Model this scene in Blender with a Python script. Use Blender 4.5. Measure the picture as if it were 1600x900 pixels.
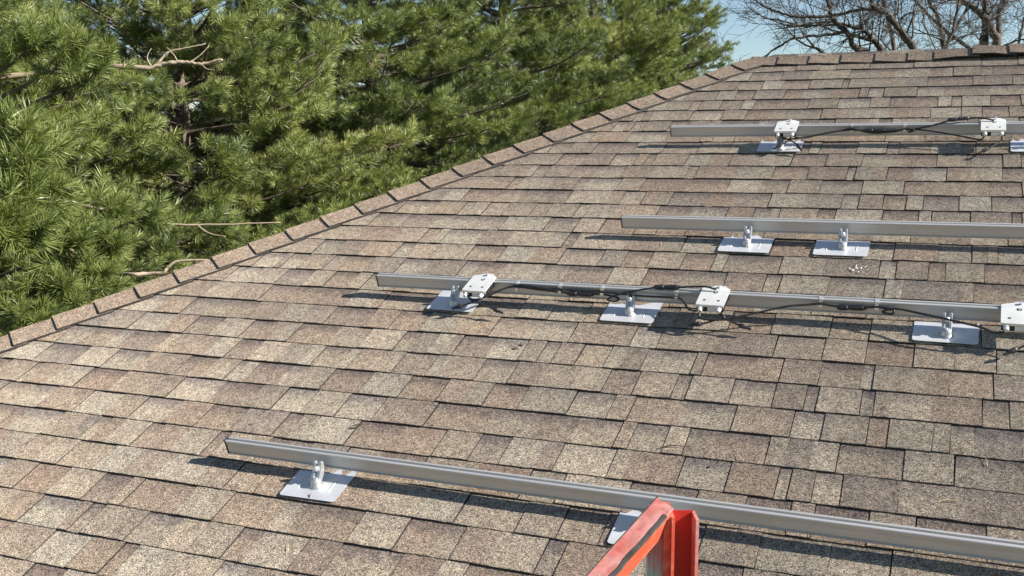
import bpy, math, random
import numpy as np
from mathutils import Vector, Matrix

for o in list(bpy.data.objects):
    bpy.data.objects.remove(o)
scene = bpy.context.scene
col = scene.collection
R = math.radians

# ------------------------------------------------------------------ camera
TH = R(24.0)                       # pitch of the roof slope in view
CT, ST = math.cos(TH), math.sin(TH)
cam_d = bpy.data.cameras.new('camera')
cam = bpy.data.objects.new('camera', cam_d); col.objects.link(cam)
cam_d.sensor_width = 36.0
cam_d.lens = 1657.1 / 1600 * 36
cam_d.clip_start = 0.05; cam_d.clip_end = 3000
_r = Vector((0.92219, 0.38675, 0.00018)); _d = Vector((0.04977, -0.11821, -0.99180)); _f = Vector((-0.38356, 0.91463, -0.12826))
cam.matrix_world = Matrix(((_r.x, -_d.x, -_f.x, 0.0), (_r.y, -_d.y, -_f.y, -3.040), (_r.z, -_d.z, -_f.z, 1.000), (0, 0, 0, 1)))
scene.camera = cam

# ------------------------------------------------------------------ sky, sun, exposure
SUN = Vector((0.848, 0.062, 0.527)).normalized()
elev = math.asin(SUN.z); azim = math.atan2(SUN.x, SUN.y)
world = bpy.data.worlds.new('World'); scene.world = world; world.use_nodes = True
wn = world.node_tree; wn.nodes.clear()
sky = wn.nodes.new('ShaderNodeTexSky'); sky.sky_type = 'NISHITA'; sky.sun_disc = False
sky.sun_elevation = elev; sky.sun_rotation = azim
sky.air_density = 1.0; sky.dust_density = 0.0; sky.ozone_density = 2.2
bg = wn.nodes.new('ShaderNodeBackground'); bg.inputs[1].default_value = 0.062
wo = wn.nodes.new('ShaderNodeOutputWorld')
wn.links.new(sky.outputs[0], bg.inputs[0]); wn.links.new(bg.outputs[0], wo.inputs[0])
sun_d = bpy.data.lights.new('sun', 'SUN'); sun_d.energy = 5.0; sun_d.angle = R(0.53); sun_d.color = (1.0, 0.955, 0.89)
sun = bpy.data.objects.new('sun', sun_d); col.objects.link(sun)
sun.rotation_euler = SUN.to_track_quat('Z', 'Y').to_euler(); sun.location = (20, 2, 15)
scene.view_settings.view_transform = 'Standard'; scene.view_settings.look = 'None'
scene.view_settings.gamma = 1.0; scene.view_settings.use_curve_mapping = False
scene.view_settings.exposure = 1.08
scene.cycles.max_bounces = 6; scene.cycles.diffuse_bounces = 3; scene.cycles.transmission_bounces = 4

# ------------------------------------------------------------------ helpers
def tag(o, label=None, cat=None, group=None, kind=None):
    if label: o['label'] = label
    if cat: o['category'] = cat
    if group: o['group'] = group
    if kind: o['kind'] = kind
    return o

def W(u, v, n=0.0):                # roof frame (along eave, up slope, off the slope) -> world
    return Vector((u, v * CT - n * ST, v * ST + n * CT))
ROOF = Matrix.Rotation(TH, 4, 'X')

def empty(name, loc=(0, 0, 0), roof=False):
    o = bpy.data.objects.new(name, None); col.objects.link(o)
    o.empty_display_size = 0.05
    if roof: o.matrix_world = Matrix.Translation(W(*loc)) @ ROOF
    else: o.location = loc
    return o

class MB:
    def __init__(s): s.v = []; s.f = []; s.m = []; s.cur = 0
    def face(s, idx): s.f.append(tuple(idx)); s.m.append(s.cur)
    def verts(s, pts):
        b = len(s.v); s.v += [tuple(p) for p in pts]; return b
    def box(s, c, h, rot=None, bev=0.0):
        x, y, z = h
        pts = [Vector((sx * x, sy * y, sz * z)) for sz in (-1, 1) for sy in (-1, 1) for sx in (-1, 1)]
        if rot is not None: pts = [rot @ p for p in pts]
        b = s.verts([p + Vector(c) for p in pts])
        for q in ((0, 2, 3, 1), (4, 5, 7, 6), (0, 1, 5, 4), (2, 6, 7, 3), (0, 4, 6, 2), (1, 3, 7, 5)): s.face([b + i for i in q])
    def prism(s, poly, a, b, axis):   # poly of 2D points, extruded a..b along axis 0/1/2
        n = len(poly)
        def P(p, t):
            q = [0, 0, 0]; o = [i for i in range(3) if i != axis]
            q[o[0]] = p[0]; q[o[1]] = p[1]; q[axis] = t; return q
        k = s.verts([P(p, a) for p in poly] + [P(p, b) for p in poly])
        flip = axis == 1
        for i in range(n):
            j = (i + 1) % n
            q = [k + i, k + j, k + n + j, k + n + i]
            s.face(q[::-1] if flip else q)
        A = [k + i for i in range(n)][::-1]; B = [k + n + i for i in range(n)]
        s.face(A[::-1] if flip else A); s.face(B[::-1] if flip else B)
    def tube(s, pts, rad, sides=6, caps=True):
        pts = [Vector(p) for p in pts]
        if not hasattr(rad, '__len__'): rad = [rad] * len(pts)
        t0 = (pts[1] - pts[0]).normalized()
        up = Vector((0, 0, 1)) if abs(t0.z) < 0.9 else Vector((1, 0, 0))
        nrm = t0.cross(up).normalized(); rings = []
        for i, p in enumerate(pts):
            t = (pts[min(i + 1, len(pts) - 1)] - pts[max(i - 1, 0)])
            if t.length < 1e-9: t = t0.copy()
            t.normalize()
            nrm = (nrm - t * nrm.dot(t))
            if nrm.length < 1e-6: nrm = t.orthogonal()
            nrm.normalize(); bn = t.cross(nrm)
            rings.append(s.verts([p + (nrm * math.cos(2 * math.pi * k / sides) + bn * math.sin(2 * math.pi * k / sides)) * rad[i] for k in range(sides)]))
        for a, b in zip(rings, rings[1:]):
            for k in range(sides):
                j = (k + 1) % sides; s.face((a + k, a + j, b + j, b + k))
        if caps:
            s.face([rings[0] + k for k in range(sides)][::-1]); s.face([rings[-1] + k for k in range(sides)])
    def build(s, name, mat, parent=None, smooth=False, mats=None):
        me = bpy.data.meshes.new(name); me.from_pydata(s.v, [], s.f)
        for mm in (mats or [mat]): me.materials.append(mm)
        if mats: me.polygons.foreach_set('material_index', s.m)
        if smooth: me.polygons.foreach_set('use_smooth', [True] * len(me.polygons))
        me.update()
        o = bpy.data.objects.new(name, me); col.objects.link(o)
        if parent is not None: o.parent = parent
        return o

def smooth_path(P, n=6):
    P = [Vector(p) for p in P]; out = []
    for i in range(len(P) - 1):
        a = P[max(i - 1, 0)]; b = P[i]; c = P[i + 1]; d = P[min(i + 2, len(P) - 1)]
        for k in range(n):
            t = k / n
            out.append(0.5 * ((2 * b) + (c - a) * t + (2 * a - 5 * b + 4 * c - d) * t * t + (3 * b - a - 3 * c + d) * t ** 3))
    out.append(P[-1]); return out

# ------------------------------------------------------------------ materials
def mat(name):
    m = bpy.data.materials.new(name); m.use_nodes = True
    nt = m.node_tree; nt.nodes.clear()
    out = nt.nodes.new('ShaderNodeOutputMaterial'); b = nt.nodes.new('ShaderNodeBsdfPrincipled')
    nt.links.new(b.outputs[0], out.inputs[0])
    return m, nt, b, out
def N(nt, t, **kw):
    n = nt.nodes.new(t)
    for k, v in kw.items(): setattr(n, k, v)
    return n
def noise(nt, scale, detail=2.0, vec=None, rough=0.5):
    n = N(nt, 'ShaderNodeTexNoise'); n.inputs['Scale'].default_value = scale; n.inputs['Detail'].default_value = detail
    n.inputs['Roughness'].default_value = rough
    if vec is not None: nt.links.new(vec, n.inputs['Vector'])
    return n
def ramp(nt, fac, stops, const=False):
    r = N(nt, 'ShaderNodeValToRGB'); e = r.color_ramp.elements
    if const: r.color_ramp.interpolation = 'CONSTANT'
    e[0].position, e[0].color = stops[0][0], (*stops[0][1], 1)
    e[1].position, e[1].color = stops[-1][0], (*stops[-1][1], 1)
    for p, c in stops[1:-1]:
        x = e.new(p); x.color = (*c, 1)
    nt.links.new(fac, r.inputs[0]); return r
def mixc(nt, a, b, fac, mode='MIX'):
    m = N(nt, 'ShaderNodeMix', data_type='RGBA', blend_type=mode)
    for s, v in ((0, fac), (6, a), (7, b)):
        if isinstance(v, (int, float)): m.inputs[s].default_value = v
        elif isinstance(v, tuple): m.inputs[s].default_value = (*v, 1)
        else: nt.links.new(v, m.inputs[s])
    return m.outputs[2]
def math_n(nt, op, a, b=None, clamp=False):
    m = N(nt, 'ShaderNodeMath', operation=op, use_clamp=clamp)
    for i, v in enumerate((a, b)):
        if v is None: continue
        if isinstance(v, (int, float)): m.inputs[i].default_value = v
        else: nt.links.new(v, m.inputs[i])
    return m.outputs[0]

def shingle_material():
    m, nt, b, out = mat('asphalt_granules')
    pos = N(nt, 'ShaderNodeNewGeometry').outputs['Position']
    tint = N(nt, 'ShaderNodeAttribute', attribute_name='tint')
    vl = N(nt, 'ShaderNodeAttribute', attribute_name='along')
    # coloured granules
    vor = N(nt, 'ShaderNodeTexVoronoi', feature='F1'); vor.inputs['Scale'].default_value = 340.0
    nt.links.new(pos, vor.inputs['Vector'])
    sep = N(nt, 'ShaderNodeSeparateColor'); nt.links.new(vor.outputs['Color'], sep.inputs[0])
    gr = ramp(nt, sep.outputs[0], [(0.0, (0.22, 0.19, 0.18)), (0.16, (0.50, 0.47, 0.45)), (0.36, (0.86, 0.84, 0.82)), (0.62, (1.08, 1.06, 1.03)), (0.84, (1.55, 1.52, 1.45)), (1.0, (2.0, 1.95, 1.8))])
    base = mixc(nt, tint.outputs['Color'], gr.outputs[0], 1.0, 'MULTIPLY')
    # coarse mottling, granule loss, pink and grey drifts
    n1 = noise(nt, 38.0, 3.0, pos)
    r1 = ramp(nt, n1.outputs[0], [(0.3, (0.74, 0.72, 0.72)), (0.5, (1.0, 1.0, 1.0)), (0.72, (1.22, 1.2, 1.16))])
    base = mixc(nt, base, r1.outputs[0], 0.8, 'MULTIPLY')
    n2 = noise(nt, 2.3, 4.0, pos)
    r2 = ramp(nt, n2.outputs[0], [(0.32, (0.88, 0.86, 0.86)), (0.68, (1.08, 1.06, 1.03))])
    base = mixc(nt, base, r2.outputs[0], 1.0, 'MULTIPLY')
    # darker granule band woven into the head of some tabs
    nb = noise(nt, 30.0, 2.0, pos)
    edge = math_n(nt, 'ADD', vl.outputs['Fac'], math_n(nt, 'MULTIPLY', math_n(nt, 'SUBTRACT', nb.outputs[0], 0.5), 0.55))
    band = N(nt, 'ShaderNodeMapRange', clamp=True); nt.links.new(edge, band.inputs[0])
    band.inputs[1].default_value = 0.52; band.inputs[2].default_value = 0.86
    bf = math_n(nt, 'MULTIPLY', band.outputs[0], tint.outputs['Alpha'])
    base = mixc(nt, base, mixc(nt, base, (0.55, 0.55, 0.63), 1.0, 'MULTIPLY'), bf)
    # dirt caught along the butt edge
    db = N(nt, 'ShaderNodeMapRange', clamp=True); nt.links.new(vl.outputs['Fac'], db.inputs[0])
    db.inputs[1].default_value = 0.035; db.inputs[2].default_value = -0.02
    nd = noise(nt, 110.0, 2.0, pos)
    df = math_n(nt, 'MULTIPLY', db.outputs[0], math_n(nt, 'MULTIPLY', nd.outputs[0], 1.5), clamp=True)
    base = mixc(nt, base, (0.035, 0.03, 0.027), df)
    nt.links.new(base, b.inputs['Base Color']); b.inputs['Roughness'].default_value = 0.92
    b.inputs['Specular IOR Level'].default_value = 0.2; b.inputs['Diffuse Roughness'].default_value = 1.0
    bump = N(nt, 'ShaderNodeBump'); bump.inputs['Strength'].default_value = 0.8; bump.inputs['Distance'].default_value = 0.0022
    hgt = math_n(nt, 'ADD', math_n(nt, 'MULTIPLY', vor.outputs['Distance'], -1.0), math_n(nt, 'MULTIPLY', n1.outputs[0], 1.2))
    nt.links.new(hgt, bump.inputs['Height']); nt.links.new(bump.outputs[0], b.inputs['Normal'])
    return m
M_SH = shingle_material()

def plain(name, colr, rough=0.5, metal=0.0, nz=None, spec=0.5, var=0.15, bump=0.0, nvec='Object', stretch=None):
    m, nt, b, out = mat(name)
    b.inputs['Roughness'].default_value = rough; b.inputs['Metallic'].default_value = metal
    b.inputs['Specular IOR Level'].default_value = spec
    tc = N(nt, 'ShaderNodeTexCoord').outputs[nvec]
    if stretch:
        mp = N(nt, 'ShaderNodeMapping'); mp.inputs['Scale'].default_value = stretch; nt.links.new(tc, mp.inputs[0]); tc = mp.outputs[0]
    n = noise(nt, nz or 20.0, 4.0, tc)
    lo = tuple(c * (1 - var) for c in colr); hi = tuple(min(1, c * (1 + var)) for c in colr)
    r = ramp(nt, n.outputs[0], [(0.3, lo), (0.7, hi)])
    nt.links.new(r.outputs[0], b.inputs['Base Color'])
    rr = N(nt, 'ShaderNodeMapRange'); nt.links.new(n.outputs[0], rr.inputs[0])
    rr.inputs[3].default_value = max(0.02, rough - 0.1); rr.inputs[4].default_value = min(1, rough + 0.1)
    nt.links.new(rr.outputs[0], b.inputs['Roughness'])
    if bump:
        bp = N(nt, 'ShaderNodeBump'); bp.inputs['Strength'].default_value = bump; bp.inputs['Distance'].default_value = 0.003
        nt.links.new(n.outputs[0], bp.inputs['Height']); nt.links.new(bp.outputs[0], b.inputs['Normal'])
    return m

M_ALU = plain('anodised_aluminium', (0.54, 0.53, 0.51), 0.5, 0.5, 6.0, var=0.06, stretch=(0.6, 40, 40))
M_SHEET = plain('mill_sheet_aluminium', (0.70, 0.70, 0.71), 0.38, 0.42, 9.0, var=0.09, bump=0.12)
M_CAST = plain('cast_aluminium', (0.50, 0.50, 0.49), 0.38, 0.65, 60.0, var=0.12, bump=0.1)
M_COVER = plain('optimizer_cover', (0.78, 0.76, 0.70), 0.42, 0.35, 14.0, var=0.07)
M_BLACK = plain('black_plastic', (0.018, 0.018, 0.019), 0.45, 0.0, 50.0, var=0.3)
M_CABLE = plain('black_cable_jacket', (0.022, 0.022, 0.023), 0.38, 0.0, 60.0, var=0.3)
M_GLAND = plain('pale_plastic_gland', (0.62, 0.62, 0.60), 0.5, 0.0, 40.0, var=0.1)
M_LABEL = plain('paper_label', (0.72, 0.74, 0.76), 0.5, 0.0, 200.0, var=0.12)
M_STEEL = plain('stainless_steel', (0.72, 0.71, 0.69), 0.3, 0.6, 50.0, var=0.08)
M_RUST = plain('rusty_nail', (0.16, 0.07, 0.035), 0.8, 0.2, 200.0, var=0.3)
M_LEAF = plain('dry_leaf', (0.10, 0.065, 0.045), 0.8, 0.0, 120.0, var=0.4)
M_NEEDLE_DRY = plain('dry_needle', (0.48, 0.36, 0.2), 0.7, 0.0, 60.0, var=0.2)
M_SPLAT = plain('bird_dropping', (0.62, 0.60, 0.55), 0.85, 0.0, 150.0, var=0.3)
M_WALL = plain('painted_siding', (0.55, 0.51, 0.44), 0.7, 0.0, 3.0, var=0.06)
M_TRIM = plain('white_trim', (0.72, 0.71, 0.68), 0.5, 0.0, 4.0, var=0.05)
M_BARK = plain('pine_bark', (0.13, 0.10, 0.075), 0.9, 0.0, 14.0, var=0.45, bump=0.6)
M_DEAD = plain('bare_pale_wood', (0.38, 0.30, 0.21), 0.8, 0.0, 18.0, var=0.22, bump=0.3)
M_GREYBARK = plain('grey_bark', (0.085, 0.070, 0.055), 0.92, 0.0, 9.0, var=0.5, bump=0.6)
M_EDGE = plain('cut_asphalt_edge', (0.032, 0.027, 0.024), 0.95, 0.0, 150.0, var=0.5, nvec='Object')
M_DECK = plain('roof_underlay', (0.03, 0.028, 0.026), 0.95, 0.0, 20.0)

def orange_material(faded=False):
    m, nt, b, out = mat('sun_bleached_orange_fibreglass' if faded else 'orange_fibreglass')
    tc = N(nt, 'ShaderNodeTexCoord').outputs['Object']
    n = noise(nt, 22.0, 5.0, tc, 0.62); n2 = noise(nt, 95.0, 3.0, tc)
    c = ramp(nt, n.outputs[0], [(0.34, (0.62, 0.075, 0.03)), (0.52, (0.68, 0.11, 0.055)), (0.66, (0.66, 0.24, 0.19)), (0.8, (0.62, 0.42, 0.36))])
    if faded: c = ramp(nt, n.outputs[0], [(0.3, (0.62, 0.12, 0.08)), (0.46, (0.62, 0.22, 0.18)), (0.6, (0.62, 0.32, 0.28)), (0.76, (0.6, 0.46, 0.42))])
    s = ramp(nt, n2.outputs[0], [(0.35, (0.72, 0.7, 0.7)), (0.6, (1.05, 1.05, 1.05))])
    nt.links.new(mixc(nt, c.outputs[0], s.outputs[0], 0.7, 'MULTIPLY'), b.inputs['Base Color'])
    b.inputs['Roughness'].default_value = 0.55
    return m
M_ORANGE = orange_material()
M_FADED = orange_material(True)
M_ORANGE_IN = plain('painted_shade_red_fibreglass', (0.40, 0.020, 0.010), 0.5, 0.0, 30.0, var=0.15)  # ladder orange deepened to red, putting the channel's inner shade into the colour
M_SCUFF = plain('scuffed_dark_edge', (0.075, 0.062, 0.05), 0.8, 0.0, 60.0, var=0.4)

def ladder_post_material():
    m, nt, b, out = mat('aluminium_with_orange_dust')
    tc = N(nt, 'ShaderNodeTexCoord').outputs['Object']
    sx = N(nt, 'ShaderNodeSeparateXYZ'); nt.links.new(tc, sx.inputs[0])
    n = noise(nt, 60.0, 4.0, tc)
    h = math_n(nt, 'ADD', sx.outputs[2], math_n(nt, 'MULTIPLY', n.outputs[0], 0.03))
    mr = N(nt, 'ShaderNodeMapRange', clamp=True); nt.links.new(h, mr.inputs[0]); mr.inputs[1].default_value = -0.072; mr.inputs[2].default_value = -0.048
    nt.links.new(mixc(nt, (0.5, 0.5, 0.51), (0.6, 0.2, 0.16), mr.outputs[0]), b.inputs['Base Color'])
    inv = math_n(nt, 'MULTIPLY', math_n(nt, 'SUBTRACT', 1.0, mr.outputs[0]), 0.7)
    nt.links.new(inv, b.inputs['Metallic']); b.inputs['Roughness'].default_value = 0.45
    return m
M_POST = ladder_post_material()

def needle_material():
    m, nt, b, out = mat('pine_needles')
    at = N(nt, 'ShaderNodeAttribute', attribute_name='tint', attribute_type='INSTANCER')
    r = ramp(nt, at.outputs['Fac'], [(0.0, (0.055, 0.080, 0.026)), (0.35, (0.135, 0.170, 0.048)), (0.75, (0.235, 0.268, 0.074)), (1.0, (0.33, 0.345, 0.11))])
    nt.links.new(r.outputs[0], b.inputs['Base Color'])
    b.inputs['Roughness'].default_value = 0.42; b.inputs['Specular IOR Level'].default_value = 0.6
    tr = N(nt, 'ShaderNodeBsdfTranslucent'); nt.links.new(mixc(nt, r.outputs[0], (1.1, 1.25, 0.6), 1.0, 'MULTIPLY'), tr.inputs[0])
    mx = N(nt, 'ShaderNodeMixShader'); mx.inputs[0].default_value = 0.16
    nt.links.new(b.outputs[0], mx.inputs[1]); nt.links.new(tr.outputs[0], mx.inputs[2]); nt.links.new(mx.outputs[0], out.inputs[0])
    return m
M_NEEDLE = needle_material()

def ground_material():
    m, nt, b, out = mat('early_spring_lawn')
    tc = N(nt, 'ShaderNodeTexCoord').outputs['Object']
    n = noise(nt, 0.5, 6.0, tc); n2 = noise(nt, 30.0, 4.0, tc)
    c = ramp(nt, n.outputs[0], [(0.3, (0.055, 0.075, 0.028)), (0.55, (0.085, 0.095, 0.04)), (0.75, (0.14, 0.115, 0.065))])
    s = ramp(nt, n2.outputs[0], [(0.3, (0.6, 0.6, 0.6)), (0.7, (1.2, 1.2, 1.2))])
    nt.links.new(mixc(nt, c.outputs[0], s.outputs[0], 1.0, 'MULTIPLY'), b.inputs['Base Color']); b.inputs['Roughness'].default_value = 0.95
    return m

# ------------------------------------------------------------------ ground
GZ = -3.35
g = MB(); b0 = g.verts([(-600, -600, GZ), (600, -600, GZ), (600, 600, GZ), (-600, 600, GZ)]); g.face((b0, b0 + 1, b0 + 2, b0 + 3))
tag(g.build('ground', ground_material()), kind='structure')

# ------------------------------------------------------------------ house: deck, walls, shingles
EXP = 0.143                       # course exposure
V_E, V_R = -1.40, 3.765           # eave and ridge on the slope
def hip_u(v): return -4.196 + 0.805 * v
house = empty('house', (-5, 3, GZ))
tag(house, 'house under a hipped roof of mottled tan and brown asphalt shingles', 'house')
def in_house(o):                  # children keep world coordinates
    o.parent = house; o.matrix_parent_inverse = Matrix.Translation(house.location).inverted(); return o
UE = 9.0
A0 = W(hip_u(V_E), V_E); A1 = W(hip_u(V_R), V_R); RB = Vector((5.2, A1.y, A1.z)); E1 = Vector((UE, A0.y, A0.z))
YB = 2 * A1.y - A0.y; B0 = Vector((A0.x, YB, A0.z)); B1 = Vector((UE, YB, A0.z))
mb = MB(); off = Vector((0, 0, -0.018))
k = mb.verts([p + off for p in (A0, E1, RB, A1, B0, B1)])
for q in ((0, 1, 2, 3), (4, 0, 3), (5, 4, 3, 2), (1, 5, 2)): mb.face([k + i for i in q])
roof = in_house(mb.build('roof', M_SH, mats=[M_SH]))
for nm, val in (('tint', (0.25, 0.20, 0.155, 0.3)),):
    a = roof.data.attributes.new(nm, 'FLOAT_COLOR', 'POINT'); a.data.foreach_set('color', list(val) * len(roof.data.vertices))
a = roof.data.attributes.new('along', 'FLOAT', 'POINT'); a.data.foreach_set('value', [0.5] * len(roof.data.vertices))
mb = MB()
x0, x1, y0, y1 = A0.x + 0.42, UE - 0.42, A0.y + 0.42, YB - 0.42
mb.box(((x0 + x1) / 2, (y0 + y1) / 2, (GZ - 0.2 + A0.z - 0.16) / 2), ((x1 - x0) / 2, (y1 - y0) / 2, (A0.z - 0.16 - GZ + 0.2) / 2))
in_house(mb.build('wall', M_WALL))
mb = MB()
mb.box(((A0.x + UE) / 2, (A0.y + YB) / 2, A0.z - 0.09), ((UE - A0.x) / 2 - 0.02, (YB - A0.y) / 2 - 0.02, 0.07))
in_house(mb.build('eave_box', M_TRIM))
mb = MB()
for xx, yy, hx, hy in (((A0.x + UE) / 2, A0.y - 0.045, (UE - A0.x) / 2, 0.055), (A0.x - 0.045, (A0.y + YB) / 2, 0.055, (YB - A0.y) / 2 - 0.02)):
    mb.box((xx, yy, A0.z - 0.075), (hx, hy, 0.05))
in_house(mb.build('gutter', M_TRIM))

rng = random.Random(11)
TINTS = [((0.400, 0.360, 0.285), 0.24), ((0.325, 0.280, 0.215), 0.25), ((0.280, 0.226, 0.172), 0.24), ((0.252, 0.192, 0.150), 0.19), ((0.222, 0.186, 0.160), 0.08)]
def pick_tint(prev=None):
    for _ in range(4):
        x = rng.random(); i = 0
        for i, (c, w) in enumerate(TINTS):
            x -= w
            if x <= 0: break
        if i != prev: break
    c = tuple(0.45 * a + 0.55 * b for a, b in zip(TINTS[i][0], (0.284, 0.235, 0.187))); j = rng.uniform(0.92, 1.08); r = rng.uniform(-0.010, 0.010)
    return i, (c[0] * j * 0.985 + r, c[1] * j, c[2] * j * 1.01 - r * 0.5)

def hipclamp(u, v): return max(u, hip_u(v) + 0.02)

def shingle_geo(u0, u1, k, raised, jit, nu):
    """one tab: top sheet, butt edge and two cut sides, in the roof frame -> (verts, faces, along)"""
    vb = k * EXP; vt = vb + EXP * 1.16
    hb, ht = (-0.0004, -0.0050) if raised else (-0.0028, -0.0076)
    V = []; A = []
    us = [u0 + (u1 - u0) * i / nu for i in range(nu + 1)]
    wob = [jit[0] + rng.uniform(-0.0011, 0.0011) for _ in us]
    lift = [max(0, rng.gauss(jit[1], 0.0007)) for _ in us]
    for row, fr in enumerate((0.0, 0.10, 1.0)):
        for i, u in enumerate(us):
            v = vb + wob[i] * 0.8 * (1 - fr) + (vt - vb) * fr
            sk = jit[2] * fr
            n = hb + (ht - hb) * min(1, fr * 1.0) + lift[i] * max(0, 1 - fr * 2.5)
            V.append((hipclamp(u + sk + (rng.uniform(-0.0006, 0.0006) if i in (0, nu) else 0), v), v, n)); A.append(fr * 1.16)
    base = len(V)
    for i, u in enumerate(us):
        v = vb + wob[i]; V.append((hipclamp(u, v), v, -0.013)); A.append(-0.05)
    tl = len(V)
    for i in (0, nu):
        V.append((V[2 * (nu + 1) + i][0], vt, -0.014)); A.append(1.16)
    F = []
    s = nu + 1
    for r in range(2):
        for i in range(nu): F.append((r * s + i, r * s + i + 1, (r + 1) * s + i + 1, (r + 1) * s + i))
    for i in range(nu): F.append((base + i, base + i + 1, i + 1, i))
    F.append((base, 0, s, 2 * s, tl)); F.append((base + nu, tl + 1, 2 * s + nu, s + nu, nu))
    return V, F, A, [0] * (2 * nu) + [1] * (nu + 2)

def shingle_obj(name, parts, parent, stuff=False):
    V = []; F = []; A = []; T = []; MI = []
    for (v, f, a, mi, t) in parts:
        MI += mi
        b = len(V); V += [tuple(W(*p)) for p in v]; F += [tuple(b + i for i in q) for q in f]; A += a; T += list(t) * len(v)
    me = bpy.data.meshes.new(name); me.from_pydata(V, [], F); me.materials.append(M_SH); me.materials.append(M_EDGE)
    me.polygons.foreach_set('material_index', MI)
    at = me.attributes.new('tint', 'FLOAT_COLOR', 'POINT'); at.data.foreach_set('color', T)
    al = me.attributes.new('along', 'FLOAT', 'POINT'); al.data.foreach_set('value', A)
    o = bpy.data.objects.new(name, me); col.objects.link(o)
    o.parent = parent; o.matrix_parent_inverse = Matrix.Translation(house.location).inverted() @ Matrix.Identity(4) if parent is house else parent.matrix_world.inverted()
    if stuff: o['kind'] = 'stuff'
    return o

bpy.context.view_layer.update()
CAMP = Vector((0, -3.04, 1.0))
def project(p):
    d = Vector(p) - CAMP; z = d.dot(_f)
    if z < 0.1: return None
    return (800 + 1657.1 * d.dot(_r) / z, 450 + 1657.1 * d.dot(_d) / z, z)
pieces = []
for k in range(-10, 27):
    u = hip_u(k * EXP) - 0.05 - rng.random() * 0.2
    raised = rng.random() < 0.5; ti, tc = pick_tint()
    jv = 0.0; uend = 3.2 if k < 24 else 3.4
    while u < uend:
        w = rng.choice([rng.uniform(0.035, 0.08), rng.uniform(0.09, 0.15), rng.uniform(0.11, 0.18), rng.uniform(0.13, 0.22)])
        same = rng.random() < 0.34
        if not same: raised = not raised
        ti, tc = pick_tint(ti)
        if rng.random() < 0.35: jv = rng.uniform(-0.0022, 0.0018)
        gap = 0.0 if same else rng.uniform(0.0020, 0.0034)
        if u + w > hip_u(k * EXP) - 0.01:
            nu = 3 if w < 0.12 else 5
            g_ = shingle_geo(u + gap, u + w, k, raised, (jv, 0.0008, rng.uniform(-0.002, 0.002)), nu)
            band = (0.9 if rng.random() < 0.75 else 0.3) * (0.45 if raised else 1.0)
            c = project(W(u + w / 2, k * EXP + 0.07))
            area = -1
            if c and -60 < c[0] < 1660 and -20 < c[1] < 960: area = w / c[2] ** 2.6
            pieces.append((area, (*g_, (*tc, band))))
        u += w
vis = sorted([p for p in pieces if p[0] > 0], key=lambda p: -p[0])
rest = [p for p in pieces if p[0] <= 0] + vis[296:]
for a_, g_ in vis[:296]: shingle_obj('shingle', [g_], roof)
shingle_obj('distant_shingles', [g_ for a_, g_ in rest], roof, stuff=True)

# hip and ridge caps
n1 = Vector((0, -ST, CT))
hd = (A1 - A0).normalized()
pl2n = Vector((-(A1.z - A0.z), 0, A1.x - A0.x)).normalized()       # left slope normal
pl2n = pl2n if pl2n.z > 0 else -pl2n
e1 = hd.cross(n1).normalized(); e1 = e1 if e1.z < 0 else -e1
e2 = hd.cross(pl2n).normalized(); e2 = e2 if e2.z < 0 else -e2
def cap_piece(P0, P1, e1, e2, wn, lo, hi, w0, lift=(0, 0), tintv=None, bulge=0.0):
    """bent cap from its exposed end P0 to its covered end P1"""
    prof = [(e2, 1.0, -0.004), (e2, 0.45, 0.004), (e2, 0.10, 0.010), (None, 0, 0.0125), (e1, 0.10, 0.010), (e1, 0.5, 0.004), (e1, 1.0, 0.0)]
    up = wn; V = []; A = []
    rows = (0.0, 0.06, 0.5, 1.0)
    for fr in rows:
        P = P0.lerp(P1, fr)
        base = lo + (hi - lo) * fr + lift[0] + (lift[1] - lift[0]) * fr
        for (e, t, z) in prof:
            q = P + (e * (t * w0) if e is not None else Vector((0, 0, 0)))
            zz = z + base + (bulge * math.sin(math.pi * fr) * t if e is e1 else 0)
            jig = Vector((rng.uniform(-1, 1), rng.uniform(-1, 1), rng.uniform(-1, 1))) * 0.0008
            V.append(q + up * zz + jig); A.append(0.3 + 0.4 * fr)
    s = len(prof); F = []
    for r in range(len(rows) - 1):
        for i in range(s - 1): F.append((r * s + i, r * s + i + 1, (r + 1) * s + i + 1, (r + 1) * s + i))
    nb = len(V); th = 0.0075; ntop = len(F)
    for r in range(len(rows)):
        for i in range(s): V.append(V[r * s + i] - up * th); A.append(0.0)
    for r in range(len(rows) - 1):
        for i in range(s - 1): F.append((nb + r * s + i, nb + (r + 1) * s + i, nb + (r + 1) * s + i + 1, nb + r * s + i + 1))
    for i in range(s - 1):
        F.append((nb + i, nb + i + 1, i + 1, i)); q = (len(rows) - 1) * s
        F.append((q + i, q + i + 1, nb + q + i + 1, nb + q + i))
    for r in range(len(rows) - 1):
        a, b = r * s, (r + 1) * s
        F.append((a, b, nb + b, nb + a)); a, b = a + s - 1, b + s - 1
        F.append((a, nb + a, nb + b, b))
    me = bpy.data.meshes.new('cap_shingle'); me.from_pydata([tuple(v) for v in V], [], F); me.materials.append(M_SH); me.materials.append(M_EDGE)
    me.polygons.foreach_set('material_index', [0] * ntop + [1] * (len(F) - ntop))
    at = me.attributes.new('tint', 'FLOAT_COLOR', 'POINT'); at.data.foreach_set('color', [*(tintv), 0.0] * len(V))
    al = me.attributes.new('along', 'FLOAT', 'POINT'); al.data.foreach_set('value', A)
    o = bpy.data.objects.new('cap_shingle', me); col.objects.link(o); o.parent = roof; o.matrix_parent_inverse = roof.matrix_world.inverted()
    return o
def cap_tint():
    j = rng.uniform(0.9, 1.06); return (0.278 * j, 0.222 * j, 0.174 * j)
wn_h = (n1 + pl2n).normalized()
i0 = -12
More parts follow.
